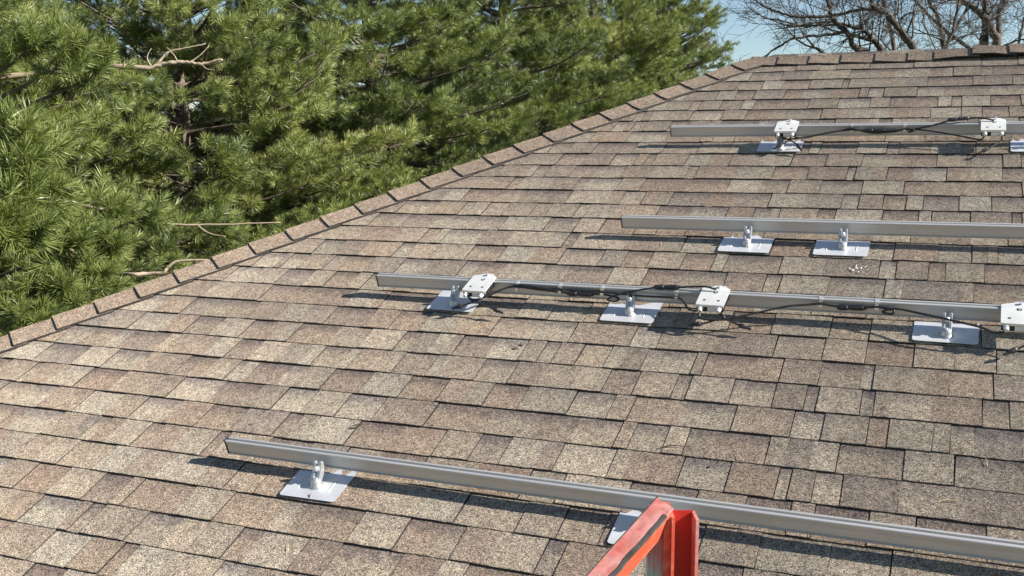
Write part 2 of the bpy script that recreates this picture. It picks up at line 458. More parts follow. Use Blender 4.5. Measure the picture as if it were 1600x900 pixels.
for i in range(i0, 23):
    v = 0.427 + 0.1461 * i
    P0 = W(hip_u(v), v); P1 = W(hip_u(v + 0.19), v + 0.19)
    if v + 0.19 > V_R: P1 = A1 + hd * 0.02
    cap_piece(P0, P1, e1, e2, wn_h, 0.017, 0.005, 0.116, tintv=cap_tint())
n3 = Vector((0, ST, CT)); er1 = Vector((0, -CT, -ST)); er2 = Vector((0, CT, -ST))
bounds = [-1.175, -1.011, -0.833, -0.654, -0.47, -0.296, -0.16, 0.034, 0.217]
while bounds[-1] < 3.2: bounds.append(bounds[-1] + 0.187)
for i, (a, b) in enumerate(zip(bounds, bounds[1:])):
    P0 = Vector((a, A1.y, A1.z)); P1 = Vector((b + 0.035, A1.y, A1.z))
    lf = (0, 0)
    if i == 6: lf = (0.0, 0.022)
    elif i == 7: lf = (0.024, 0.022)
    elif i > 7: lf = (0.024, 0.024 if i < 11 else 0.01)
    cap_piece(P0, P1, er1, er2, Vector((0, 0, 1)), 0.012, 0.001, 0.100, lift=lf, tintv=cap_tint(), bulge=0.006 if i in (6, 7) else 0)

# ------------------------------------------------------------------ rails
def rail(name, ul, v, kslope, h1, ur, label):
    H = 0.0530; w = 0.024
    t = empty(name, (ul, v, h1), roof=True)
    t.matrix_world = t.matrix_world @ Matrix.Rotation(math.atan(kslope), 4, 'Z')
    y0 = -0.0005
    prof = [(y0, 0.009), (y0 + 0.0025, 0.007), (y0 + 0.0025, 0.004), (y0 - 0.003, 0.0025), (y0 - 0.003, 0.0), (0.013, 0.0), (0.016, 0.004), (w, 0.014),
            (w, H), (w - 0.0065, H), (w - 0.0065, H - 0.008), (0.0085, H - 0.008), (0.0085, H), (y0 + 0.001, H), (y0 - 0.0005, H - 0.0015), (y0 - 0.0005, H - 0.0045), (y0 + 0.0012, H - 0.006), (y0 + 0.002, 0.030)]
    mb = MB(); mb.prism([(p[0], p[1]) for p in prof], 0.0018, ur - ul, 0); mb.build('extrusion', M_ALU, t)
    cp = MB(); cp.prism([(-0.003, -0.001), (0.014, -0.001), (w + 0.0012, 0.014), (w + 0.0012, H + 0.0005), (-0.0015, H + 0.0005)], -0.0016, 0.0015, 0); cp.build('open_end_shade', M_BLACK, t)  # black plate stands in for the shade inside the open rail end
    tag(t, label, 'rail', 'aluminium mounting rails'); return t
rail('mounting_rail', -1.366, 2.553, 0.005, 0.036, 1.9, 'topmost silver aluminium rail below the ridge, carrying two pale boxes')
rail('mounting_rail', -1.347, 1.566, 0.004, 0.031, 1.9, 'silver aluminium rail with no boxes or cables, second below the ridge')
rail('mounting_rail', -2.263, 0.980, -0.002, 0.031, 1.9, 'long silver aluminium rail with three pale boxes and black cables clipped along it')
rail('mounting_rail', -2.276, -0.140, -0.0065, 0.025, 1.9, 'lowest silver aluminium rail, passing behind the orange ladder')

# ------------------------------------------------------------------ roof mounts (flashing plate + slotted foot)
def mount(uc, k, foot_u, foot_v, label, wdt=0.209, tilt=0.0, nail=False):
    vb = (k - 1) * EXP + 0.006; vt = k * EXP + 0.05
    t = empty('roof_mount', (uc, vb, 0.0035), roof=True)
    t.matrix_world = t.matrix_world @ Matrix.Rotation(tilt, 4, 'Z')
    L = vt - vb; hw = wdt / 2; c = 0.012
    out = []
    for (cx, cy, a0) in ((hw - c, c, -90), (hw, L, None), (-hw, L, None), (-hw + c, c, 180)):
        if a0 is None: out.append((cx, cy)); continue
        for s in range(5): a = R(a0 + 90 * s / 4); out.append((cx + c * math.cos(a), cy + c * math.sin(a)))
    # sheet follows the shingle's tilt
    def zz(y): return 0.0026 - y * 0.066
    mb = MB()
    n = len(out); a = mb.verts([(x, y, zz(y) + 0.0012) for x, y in out]); b = mb.verts([(x, y, zz(y)) for x, y in out])
    mb.face([a + i for i in range(n)]); mb.face([b + i for i in range(n)][::-1])
    for i in range(n): j = (i + 1) % n; mb.face((b + i, b + j, a + j, a + i))
    plate = mb.build('flashing_plate', M_SHEET, t)
    for sx in (-0.55, 0.55):                      # pressed ribs beside the foot
        rb = MB(); yc0 = 0.035; yc1 = 0.105
        rb.tube([(sx * hw, yc0 + (yc1 - yc0) * q / 4, zz(yc0 + (yc1 - yc0) * q / 4) + 0.0012) for q in range(5)], [0.0008, 0.002, 0.0023, 0.002, 0.0008], 6)
        rb.build('pressed_rib', M_SHEET, plate, smooth=True)
    fx = foot_u - uc; fy = foot_v - vb; z0 = zz(fy) + 0.001
    ft = MB()
    rings = [(0.0245, 0.0), (0.0235, 0.0025), (0.0175, 0.004), (0.0165, 0.014), (0.0155, 0.022), (0.010, 0.0265), (0.003, 0.0275)]
    SD = 20; prev = None
    for rr, z in rings:
        cur = ft.verts([(fx + rr * math.cos(2 * math.pi * q / SD), fy + rr * math.sin(2 * math.pi * q / SD) + z * 0.25, z0 + z) for q in range(SD)])
        if prev is not None:
            for q in range(SD): j = (q + 1) % SD; ft.face((prev + q, prev + j, cur + j, cur + q))
        prev = cur
    ft.face([prev + q for q in range(SD)])
    foot = ft.build('foot', M_CAST, t, smooth=True)
    # slotted upright: two prongs leaning up slope to the rail face
    up = MB(); hw2 = 0.0165; sl = 0.0055
    def prong(x0, x1):
        prof = []
        for (y, z) in ((fy - 0.006, z0 + 0.012), (fy + 0.012, z0 + 0.030), (fy + 0.030, z0 + 0.046), (fy + 0.038, z0 + 0.060), (fy + 0.044, z0 + 0.066), (fy + 0.050, z0 + 0.064), (fy + 0.052, z0 + 0.056), (fy + 0.050, z0 + 0.040), (fy + 0.038, z0 + 0.022), (fy + 0.014, z0 + 0.006)):
            prof.append((y, z))
        up.prism(prof[::-1], fx + x0, fx + x1, 0)
    prong(-hw2, -sl); prong(sl, hw2)
    up.prism([(fy - 0.004, z0 + 0.010), (fy + 0.012, z0 + 0.004), (fy + 0.036, z0 + 0.021), (fy + 0.046, z0 + 0.034), (fy + 0.030, z0 + 0.040), (fy + 0.012, z0 + 0.027)], fx - sl - 0.0005, fx + sl + 0.0005, 0)
    u_ = up.build('slotted_upright', M_CAST, t)
    bv = u_.modifiers.new('soft_edges', 'BEVEL'); bv.width = 0.0022; bv.segments = 2; bv.limit_method = 'ANGLE'
    bo = MB(); d = Vector((0, -0.62, 0.5)).normalized(); c0 = Vector((fx, fy + 0.030, z0 + 0.047))
    bo.tube([c0 - d * 0.004, c0 + d * 0.004], 0.0098, 14); bo.tube([c0 + d * 0.004, c0 + d * 0.012, c0 + d * 0.0135], [0.0078, 0.0078, 0.006], 6)
    bo.build('bolt', M_STEEL, t)
    if nail:
        nl = MB(); nl.tube([(0.012, 0.004, 0.004), (0.006, 0.020, 0.0065)], 0.0016, 6); nl.build('nail', M_RUST, t)
    tag(t, label, 'roof mount', 'flashed roof mounts'); return t
mount(-1.885, -1, -1.886, -0.214, 'flashing and slotted foot near the free end of the lowest rail', nail=True, tilt=0.01)
mount(-0.770, -1, -0.760, -0.214, 'flashing and foot of the lowest rail, partly behind the orange ladder')
mount(-1.885, 7, -1.882, 0.908, 'flashing and foot under the first box of the cabled three-box rail', tilt=-0.02)
mount(-1.139, 7, -1.140, 0.925, 'flashing and foot under the cables midway between two boxes of the three-box rail')
mount(-0.017, 7, -0.014, 0.908, 'flashing and foot just before the last box of the three-box rail', tilt=-0.015)
mount(-0.802, 11, -0.797, 1.500, 'flashing and foot nearer the free end of the rail without boxes', tilt=-0.01)
mount(-0.420, 11, -0.416, 1.500, 'flashing and foot farther from the free end of the rail without boxes')
mount(-0.814, 18, -0.810, 2.475, 'flashing and foot half hidden below the first box of the topmost rail')
mount(0.312, 18, 0.320, 2.475, 'flashing at the picture edge on the topmost rail')

# ------------------------------------------------------------------ power optimizers on the rails
def lead(parent, pts, o):
    P = smooth_path([Vector(p) - o for p in pts], 6)
    mb = MB(); mb.tube(P, 0.0036, 7); l = mb.build('lead', M_CABLE, parent, smooth=True)
    a, b = Vector(pts[-2]) - o, Vector(pts[-1]) - o; d = (b - a).normalized(); L = 0.048
    c = MB(); s = b - d * L
    c.tube([s, s + d * 0.006, s + d * 0.007, s + d * 0.022, s + d * 0.024, s + d * 0.030, s + d * 0.031, s + d * L], [0.0052, 0.0078, 0.0088, 0.0088, 0.0068, 0.0068, 0.0052, 0.0046], 10)
    c.build('connector', M_BLACK, l)
def optimizer(uc, vtop, ntop, rot, label, leads):
    o = W(uc, vtop, ntop); base = Vector((uc, vtop, ntop))
    t = empty('power_optimizer', (uc, vtop, ntop), roof=True)
    piv = t
    RZ = Matrix.Rotation(rot, 3, 'Z')
    Wd, L = 0.104, 0.118
    hb = MB(); hb.prism([(-L, -0.030), (-0.012, -0.030), (-0.004, -0.024), (-0.004, -0.002), (-L, -0.002)][::-1], -Wd / 2 + 0.002, Wd / 2 - 0.002, 0)
    hb.v = [tuple(RZ @ Vector(p)) for p in hb.v]; hs = hb.build('housing', M_BLACK, t)
    bv = hs.modifiers.new('soft_edges', 'BEVEL'); bv.width = 0.002; bv.segments = 2
    cv = MB(); out = []
    hw = Wd / 2; c = 0.006
    for (cx, cy, a0) in ((hw - c, -L - 0.002 + c, -90), (hw - c, -c, 0), (0.028, -c + 0.018, 0), (-0.012 + c, -c + 0.018, 90), (-hw + c, -c, 90), (-hw + c, -L - 0.002 + c, 180)):
        for s in range(4): a = R(a0 + 90 * s / 3); out.append((cx + c * math.cos(a), cy + c * math.sin(a)))
    n = len(out); a = cv.verts([RZ @ Vector((x, y, 0.0012)) for x, y in out]); b = cv.verts([RZ @ Vector((x, y, -0.0022)) for x, y in out])
    cv.face([a + i for i in range(n)]); cv.face([b + i for i in range(n)][::-1])
    for i in range(n): j = (i + 1) % n; cv.face((b + i, b + j, a + j, a + i))
    lip = [(-hw, -L - 0.003), (hw, -L - 0.003)]
    cv.box(RZ @ Vector((0, -L - 0.0012, -0.004)), (hw, 0.0009, 0.0045), RZ)
    cover = cv.build('cover', M_COVER, t)
    def disc(nm, x, y, r, h, m_, sides=16, par=None):
        q = MB(); p = RZ @ Vector((x, y, 0)); q.tube([p + Vector((0, 0, 0.0005)), p + Vector((0, 0, h))], r, sides); return q.build(nm, m_, par or cover)
    disc('bolt_hole', 0.004, -0.030, 0.0085, 0.0019, M_BLACK); disc('clamp_bolt', 0.004, -0.031, 0.0050, 0.0042, M_STEEL, 6)
    disc('cap_nut', 0.010, 0.004, 0.0062, 0.010, M_STEEL, 6)
    for sx in (-1, 1):
        q = MB(); q.box(RZ @ Vector((sx * 0.026, -0.088, 0.0014)), (0.0045, 0.004, 0.0006), RZ); q.build('slot', M_BLACK, cover)
        gl = MB(); p = RZ @ Vector((sx * 0.034, -L, -0.014)); dd = RZ @ Vector((0, -1, -0.12))
        gl.tube([p, p + dd * 0.008, p + dd * 0.009, p + dd * 0.020], [0.0105, 0.0105, 0.0082, 0.0070], 12); gl.build('cable_gland', M_GLAND, t)
    lb = MB(); lb.box(RZ @ Vector((0.008, -L - 0.0004, -0.019)), (0.017, 0.0007, 0.0085), RZ); lb.build('rating_label', M_LABEL, hs)
    st = MB(); st.box(RZ @ Vector((0.030, -0.010, 0.0016)), (0.016, 0.008, 0.0004), RZ); st.build('sticker', M_LABEL, cover)
    for l in leads: lead(t, l, base)
    tag(t, label, 'power optimizer', 'pale boxes bolted to the rails'); return t
NT = 0.0885
optimizer(-1.766, 1.012, NT, -0.03, 'pale metal box nearest the free end of the three-box rail', [
    [(-1.738, 0.886, 0.070), (-1.746, 0.870, 0.060), (-1.797, 0.856, 0.045), (-1.850, 0.834, 0.036)],
    [(-1.800, 0.886, 0.070), (-1.770, 0.868, 0.056), (-1.741, 0.870, 0.05), (-1.679, 0.852, 0.038), (-1.630, 0.838, 0.027)]])
optimizer(-0.815, 1.006, NT, -0.02, 'pale metal box in the middle of the three-box rail', [
    [(-0.781, 0.878, 0.070), (-0.760, 0.862, 0.052), (-0.789, 0.858, 0.045), (-0.827, 0.842, 0.038), (-0.886, 0.832, 0.030)],
    [(-0.785, 0.878, 0.070), (-0.764, 0.868, 0.05), (-0.717, 0.851, 0.038), (-0.662, 0.838, 0.026)]])
optimizer(0.205, 0.996, NT, -0.02, 'pale metal box cut by the picture edge on the three-box rail', [
    [(0.239, 0.868, 0.070), (0.250, 0.838, 0.05), (0.219, 0.822, 0.038), (0.162, 0.785, 0.026)]])
optimizer(-0.785, 2.600, NT + 0.004, 0.01, 'pale metal box nearer the free end of the topmost rail', [
    [(-0.751, 2.472, 0.072), (-0.770, 2.462, 0.05), (-0.789, 2.450, 0.042), (-0.830, 2.418, 0.03)],
    [(-0.819, 2.472, 0.072), (-0.770, 2.470, 0.055), (-0.725, 2.446, 0.04), (-0.698, 2.412, 0.022)]])
optimizer(0.132, 2.598, NT + 0.004, 0.0, 'pale metal box at the far end of the topmost rail', [
    [(0.168, 2.468, 0.072), (0.165, 2.460, 0.05), (0.134, 2.428, 0.038), (0.076, 2.380, 0.025)]])

# ------------------------------------------------------------------ cables and clips
def cable(pts, conns, label):
    o = Vector(pts[0]); t = empty('power_cable', pts[0], roof=True)
    P = smooth_path([Vector(p) - o for p in pts], 7)
    mb = MB(); mb.tube(P, 0.0040, 8); mb.build('jacket', M_CABLE, t, smooth=True)
    for (c, L) in conns:
        c = Vector(c) - o; j = min(range(1, len(P) - 1), key=lambda i: (P[i] - c).length); d = (P[j + 1] - P[j - 1]).normalized()
        s = P[j] - d * L / 2; q = MB()
        q.tube([s, s + d * L * .08, s + d * L * .1, s + d * L * .34, s + d * L * .36, s + d * L * .48, s + d * L * .5, s + d * L * .86, s + d * L * .9, s + d * L], [0.006, 0.0085, 0.0098, 0.0098, 0.0075, 0.0075, 0.0092, 0.0092, 0.0075, 0.0055], 12)
        q.build('inline_connector', M_BLACK, t)
    tag(t, label, 'cable', 'black cables on the rails'); return t
cable([(-1.800, 0.886, 0.072), (-1.765, 0.876, 0.058), (-1.714, 0.905, 0.062), (-1.66, 0.955, 0.070), (-1.613, 0.972, 0.070), (-1.523, 0.966, 0.066), (-1.427, 0.966, 0.060), (-1.343, 0.962, 0.058), (-1.254, 0.966, 0.060), (-1.189, 0.958, 0.052), (-1.198, 0.946, 0.044), (-1.229, 0.948, 0.050), (-1.175, 0.964, 0.070), (-1.099, 0.972, 0.086), (-1.04, 0.980, 0.095), (-0.998, 0.986, 0.0955), (-0.957, 0.99, 0.095), (-0.896, 0.995, 0.098), (-0.847, 0.990, 0.103), (-0.812, 0.984, 0.096)],
      [((-1.343, 0.962, 0.058), 0.11), ((-0.998, 0.986, 0.0955), 0.10)], 'black cable with two inline connectors linking the first and middle boxes of the three-box rail')
cable([(-1.738, 0.886, 0.072), (-1.695, 0.920, 0.070), (-1.613, 0.9715, 0.078), (-1.522, 0.970, 0.073), (-1.412, 0.968, 0.070), (-1.254, 0.970, 0.068), (-1.102, 0.966, 0.062), (-0.962, 0.966, 0.062), (-0.928, 0.941, 0.062), (-0.895, 0.892, 0.060), (-0.849, 0.874, 0.070)],
      [], 'plain black cable from the first box, looping down into the middle box')
cable([(-0.849, 0.874, 0.071), (-0.846, 0.850, 0.055), (-0.794, 0.852, 0.048), (-0.722, 0.875, 0.05), (-0.635, 0.910, 0.058), (-0.548, 0.944, 0.066), (-0.478, 0.962, 0.066), (-0.435, 0.969, 0.068), (-0.394, 0.967, 0.064), (-0.328, 0.966, 0.060), (-0.244, 0.970, 0.066), (-0.190, 0.964, 0.062), (-0.194, 0.956, 0.050), (-0.225, 0.958, 0.056), (-0.18, 0.960, 0.070), (-0.095, 0.934, 0.072), (-0.013, 0.898, 0.078), (0.087, 0.872, 0.072), (0.140, 0.858, 0.060), (0.171, 0.866, 0.070)],
      [((-0.33, 0.966, 0.060), 0.10)], 'black cable sagging from the middle box to the last box of the three-box rail')
cable([(-0.819, 2.470, 0.074), (-0.770, 2.466, 0.058), (-0.68, 2.492, 0.060), (-0.572, 2.535, 0.065), (-0.482, 2.544, 0.070), (-0.374, 2.545, 0.066), (-0.244, 2.546, 0.068), (-0.172, 2.546, 0.078), (-0.103, 2.556, 0.092), (-0.036, 2.572, 0.106), (0.018, 2.585, 0.106), (0.085, 2.588, 0.105), (0.134, 2.576, 0.098)],
      [((-0.374, 2.545, 0.066), 0.10), ((-0.010, 2.578, 0.106), 0.10)], 'black cable with two inline connectors between the boxes of the topmost rail')
cable([(-0.751, 2.470, 0.074), (-0.700, 2.480, 0.058), (-0.62, 2.520, 0.060), (-0.528, 2.540, 0.070), (-0.482, 2.5445, 0.078), (-0.396, 2.542, 0.056), (-0.297, 2.543, 0.060), (-0.239, 2.5445, 0.074), (-0.204, 2.540, 0.068), (-0.230, 2.536, 0.060), (-0.190, 2.543, 0.070), (-0.087, 2.525, 0.062), (0.008, 2.495, 0.055), (0.080, 2.452, 0.058), (0.098, 2.470, 0.075)],
      [], 'thin black cable drooping along the face of the topmost rail')
def clip(u, v, n, label):
    t = empty('cable_clip', (u, v, n), roof=True); mb = MB()
    mb.box((0, 0.004, 0.0150), (0.0065, 0.009, 0.0012)); mb.box((0, -0.0052, 0.002), (0.0065, 0.0012, 0.0142)); mb.box((0, -0.0100, -0.0115), (0.0065, 0.006, 0.0012)); mb.box((0, -0.0152, -0.008), (0.0065, 0.0012, 0.0045))
    o = mb.build('spring', M_STEEL, t); tag(t, label, 'cable clip', 'small steel cable clips')
zc = 0.0695
for (u, l) in ((-1.613, 'small steel clip closest to the first box of the three-box rail'), (-1.430, 'small steel clip just before the inline connector of the three-box rail'), (-1.256, 'small steel clip just past the inline connector, beside the middle foot'), (-0.962, 'small steel clip closest to the middle box of the three-box rail'), (-0.435, 'small steel clip at the start of the cable loop past the middle box'), (-0.244, 'small steel clip at the end of the cable loop before the last foot')):
    clip(u, 0.978, zc, l)
for (u, l) in ((-0.484, 'small steel clip on the topmost rail nearer its first box'), (-0.246, 'small steel clip on the topmost rail nearer its last box')):
    clip(u, 2.557, 0.0745, l)

# ------------------------------------------------------------------ debris on the shingles
def leaf(u, v, size, rot, label, nm='dead_leaf', m_=None, n0=0.004):
    t = empty(nm, (u, v, n0), roof=True); rr = random.Random(int(u * 1000)); mb = MB()
    ring = []
    for q in range(11):
        a = 2 * math.pi * q / 11; r = size * (0.55 + 0.45 * rr.random()) * (1.0 if q % 2 else 0.7)
        ring.append((r * math.cos(a) * 1.5, r * math.sin(a) * 0.7, 0.003 + rr.random() * size * 0.45))
    c = mb.verts([(0, 0, 0.001)]); b = mb.verts(ring); c2 = mb.verts([(0, 0, -0.0002)]); b2 = mb.verts([(x, y, z - 0.0008) for x, y, z in ring])
    for q in range(11):
        j = (q + 1) % 11; mb.face((c, b + q, b + j)); mb.face((c2, b2 + j, b2 + q)); mb.face((b + q, b2 + q, b2 + j, b + j))
    cr, sr = math.cos(rot), math.sin(rot); mb.v = [(x * cr - y * sr, x * sr + y * cr, z) for x, y, z in mb.v]
    o = mb.build('blade', m_ or M_LEAF, t); tag(t, label, 'leaf', 'dry leaf scraps on the shingles')
leaf(-1.893, 0.100, 0.014, 0.4, 'curled brown leaf scrap above the lowest rail near its free end')
leaf(-1.491, 0.654, 0.012, -0.3, 'small grey leaf scrap below the three-box rail')
leaf(-0.640, 0.115, 0.010, 1.0, 'tiny dark leaf scrap above the orange ladder')
def twig(pts, r, label, nm, m_, cat):
    o = Vector(pts[0]); t = empty(nm, pts[0], roof=True); mb = MB(); P = smooth_path([Vector(p) - o for p in pts], 5)
    mb.tube(P, [r * (1 - 0.6 * i / (len(P) - 1)) for i in range(len(P))], 5); mb.build('stem', m_, t); tag(t, label, cat)
twig([(-0.83, 0.165, 0.003), (-0.79, 0.178, 0.006), (-0.75, 0.180, 0.005), (-0.72, 0.186, 0.003)], 0.0022, 'thin grey twig lying between the orange ladder and the three-box rail', 'twig', M_LEAF, 'twig')
twig([(0.045, 0.075, 0.004), (0.01, 0.073, 0.006), (-0.008, 0.062, 0.005), (0.004, 0.052, 0.005), (0.02, 0.048, 0.004)], 0.0014, 'hooked straw-coloured pine needle lying above the lowest rail', 'fallen_needle', M_NEEDLE_DRY, 'needle')
rs = random.Random(5)
t = empty('bird_dropping', (-0.336, 1.344, 0.0015), roof=True); mb = MB()
for q in range(16):
    x, y = rs.gauss(0, 0.022), rs.gauss(0, 0.013); r = rs.uniform(0.002, 0.006)
    b = mb.verts([(x + r * rs.uniform(.6, 1.3) * math.cos(2 * math.pi * i / 7), y + r * rs.uniform(.5, 1.2) * math.sin(2 * math.pi * i / 7), 0.001 - y * 0.045) for i in range(7)]); c = mb.verts([(x, y, 0.0034 - y * 0.045)])
    for i in range(7): mb.face((b + i, b + (i + 1) % 7, c))
mb.build('splatter', M_SPLAT, t); tag(t, 'pale bird dropping splattered below the rail without boxes', 'bird dropping')

rl = random.Random(77); mb = MB()
for q in range(46):
    u = rl.uniform(-3.0, 0.9); v = rl.uniform(-0.75, 2.3)
    if u < hip_u(v) + 0.2: continue
    a = rl.random() * 6.28; L = rl.uniform(0.018, 0.05); c1 = rl.gauss(0, .3)
    zf = (v / EXP) % 1.0; n0 = 0.0032 - 0.0058 * zf
    P = [W(u + math.cos(a + c1 * f) * L * f, v + math.sin(a + c1 * f) * L * f, n0 + 0.0012) for f in (0, .33, .66, 1.0)]
    mb.tube(P, [0.0009, 0.0010, 0.0009, 0.0005], 4)
lt = mb.build('needle_litter', M_NEEDLE_DRY); tag(lt, 'dry pine needles scattered over the shingles', 'needles', kind='stuff')

# ------------------------------------------------------------------ orange ladder
lad = empty('ladder', (-0.345, -1.575, 0.48))
tag(lad, 'faded orange fibreglass ladder top standing in front of the lowest rail', 'ladder')
LO = Vector((-0.345, -1.575, 0.48))
fwd = Vector((_f.x, _f.y, 0)).normalized(); rgt = Vector((fwd.y, -fwd.x, 0)); upv = Vector((0, 0, 1))
def LB(mb, x0, x1, y0, y1, z0, z1, zt=None):     # box in the ladder's own axes: x right, y away, z up
    P = []
    for z in (0, 1):
        for y in (y0, y1):
            for x in (x0, x1):
                zz = z0 if z == 0 else z1
                P.append(rgt * x + fwd * y + upv * zz)
    b = mb.verts(P)
    for q in ((0, 2, 3, 1), (4, 5, 7, 6), (0, 1, 5, 4), (2, 6, 7, 3), (0, 4, 6, 2), (1, 3, 7, 5)): mb.face([b + i for i in q])
LEN = -3.82
mb = MB()
LB(mb, -0.0165, 0.0165, 0.012, 0.0155, LEN, -0.002)
ch = mb.build('side_rail', M_ORANGE_IN, lad)
mb = MB(); LB(mb, 0.0150, 0.0195, -0.022, 0.0156, LEN, -0.0035); mb.build('rail_flange', M_FADED, lad)
mb = MB(); LB(mb, -0.0195, -0.0150, -0.022, 0.0156, LEN, -0.0008); LB(mb, -0.030, -0.0197, -0.016, 0.010, -0.16, 0.012); mb.build('rail_flange', M_ORANGE, lad)
mb = MB(); LB(mb, -0.052, -0.0285, -0.010, 0.006, LEN, -0.010); LB(mb, -0.0415, -0.0395, -0.0115, -0.0098, LEN, -0.010); mb.build('inner_post', M_POST, lad)
# sloping bar: flat cap on top, orange web below, scuffed edge between
Apt = rgt * -0.026 + fwd * -0.006 + upv * 0.020
Bpt = Apt + (rgt * -0.158 + fwd * -0.112 + upv * -0.130) * 2.6
ax = (Bpt - Apt).normalized(); side = Vector((0, 0, 1)).cross(ax).normalized()
side = side if side.dot(rgt) > 0 else -side
nrm = ax.cross(side).normalized(); nrm = nrm if nrm.z > 0 else -nrm
_c, _s = math.cos(R(21)), math.sin(R(21)); side, nrm = side * _c - nrm * _s, nrm * _c + side * _s
def bar(nm, a0, a1, s0, s1, n0, n1, m_, wob=0.0, seg=1):
    mb = MB(); prev = None; rr = random.Random(3)
    for i in range(seg + 1):
        p = ax * (a0 + (a1 - a0) * i / seg); w_ = rr.uniform(-wob, wob) if wob else 0
        cur = mb.verts([Apt + p + side * (s0 + w_) + nrm * n0, Apt + p + side * (s1 + w_ * .5) + nrm * n0, Apt + p + side * (s1 + w_ * .5) + nrm * n1, Apt + p + side * (s0 + w_) + nrm * n1])
        if prev is not None:
            for q in range(4): j = (q + 1) % 4; mb.face((prev + q, prev + j, cur + j, cur + q))
        else: mb.face((cur, cur + 1, cur + 2, cur + 3))
        prev = cur
    mb.face((prev + 3, prev + 2, prev + 1, prev)); return mb.build(nm, m_, lad)
LBAR = (Bpt - Apt).length
bar('sloping_bar', 0.004, LBAR, -0.0135, 0.016, -0.005, 0.0, M_FADED)
bar('bar_web', 0.006, LBAR, 0.0115, 0.0155, -0.036, -0.0052, M_ORANGE)
bar('scuffed_edge', 0.020, LBAR, 0.0125, 0.0175, -0.0045, 0.0012, M_SCUFF, 0.0014, 40)
bar('dark_rim', 0.002, LBAR, -0.0147, -0.0130, -0.005, 0.0008, M_SCUFF, 0.0004, 30)
# far side of the ladder, out of the picture: second rail and rungs
q0 = Bpt.dot(rgt); q1 = Bpt.dot(fwd); qz = Bpt.z
mb = MB(); LB(mb, q0 - 0.02, q0 + 0.02, q1 - 0.02, q1 + 0.016, LEN, qz - 0.01); mb.build('side_rail', M_ORANGE, lad)
for i in range(11):
    z = qz - 0.25 - 0.3 * i
    mb = MB(); mb.tube([rgt * q0 + fwd * q1 + upv * z, rgt * -0.016 + fwd * -0.004 + upv * z], 0.014, 8); mb.build('rung', M_ALU, lad)

# ------------------------------------------------------------------ pines
def tuft_mesh(seed, n=70, L=0.104):
    rr = np.random.default_rng(seed); V = []; F = []
    for i in range(n):
        t = rr.random(); z0 = 0.075 * t - 0.02
        pol = np.radians(72 - 58 * t + rr.normal(0, 9)); az = rr.random() * 2 * np.pi
        d = np.array([np.sin(pol) * np.cos(az), np.sin(pol) * np.sin(az), np.cos(pol)])
        l = L * rr.uniform(0.78, 1.1); s = np.cross(d, rr.normal(size=3)); s /= np.linalg.norm(s); w = rr.uniform(0.0017, 0.0025)
        p0 = np.array([0, 0, z0]); p1 = p0 + d * l * 0.55; p2 = p0 + d * l + np.array([rr.normal(0, .004), rr.normal(0, .004), -0.004])
        b = len(V); V += [p0 - s * w * .7, p0 + s * w * .7, p1 + s * w, p1 - s * w, p2]
        F += [(b, b + 1, b + 2, b + 3), (b + 3, b + 2, b + 4)]
    return V, F
TUFTS = [tuft_mesh(s) for s in (1, 2, 3)]

def crown_nodes():
    ng = bpy.data.node_groups.new('needle_tufts', 'GeometryNodeTree')
    ng.interface.new_socket('Geometry', in_out='INPUT', socket_type='NodeSocketGeometry'); ng.interface.new_socket('Geometry', in_out='OUTPUT', socket_type='NodeSocketGeometry')
    gi = ng.nodes.new('NodeGroupInput'); go = ng.nodes.new('NodeGroupOutput'); join = ng.nodes.new('GeometryNodeJoinGeometry')
    def attr(nm, tp):
        a = ng.nodes.new('GeometryNodeInputNamedAttribute'); a.data_type = tp; a.inputs[0].default_value = nm; return a.outputs[0]
    kind = attr('variant', 'INT')
    def select(val):
        c = ng.nodes.new('FunctionNodeCompare'); c.data_type = 'INT'; c.operation = 'EQUAL'
        ins = [s for s in c.inputs if s.type == 'INT']; ng.links.new(kind, ins[0]); ins[1].default_value = val
        s = ng.nodes.new('GeometryNodeSeparateGeometry'); s.domain = 'POINT'
        ng.links.new(gi.outputs[0], s.inputs[0]); ng.links.new(c.outputs[0], s.inputs[1]); return s.outputs[0]
    rot = attr('turn', 'FLOAT_VECTOR'); sc = attr('size', 'FLOAT')
    e2r = ng.nodes.new('FunctionNodeEulerToRotation'); ng.links.new(rot, e2r.inputs[0])
    for k_ in range(3):
        pts = select(10 + k_); src = select(k_)
        ip = ng.nodes.new('GeometryNodeInstanceOnPoints')
        ng.links.new(pts, ip.inputs['Points']); ng.links.new(src, ip.inputs['Instance']); ng.links.new(e2r.outputs[0], ip.inputs['Rotation']); ng.links.new(sc, ip.inputs['Scale'])
        ng.links.new(ip.outputs[0], join.inputs[0])
    ng.links.new(join.outputs[0], go.inputs[0]); return ng
CROWN_NG = crown_nodes()

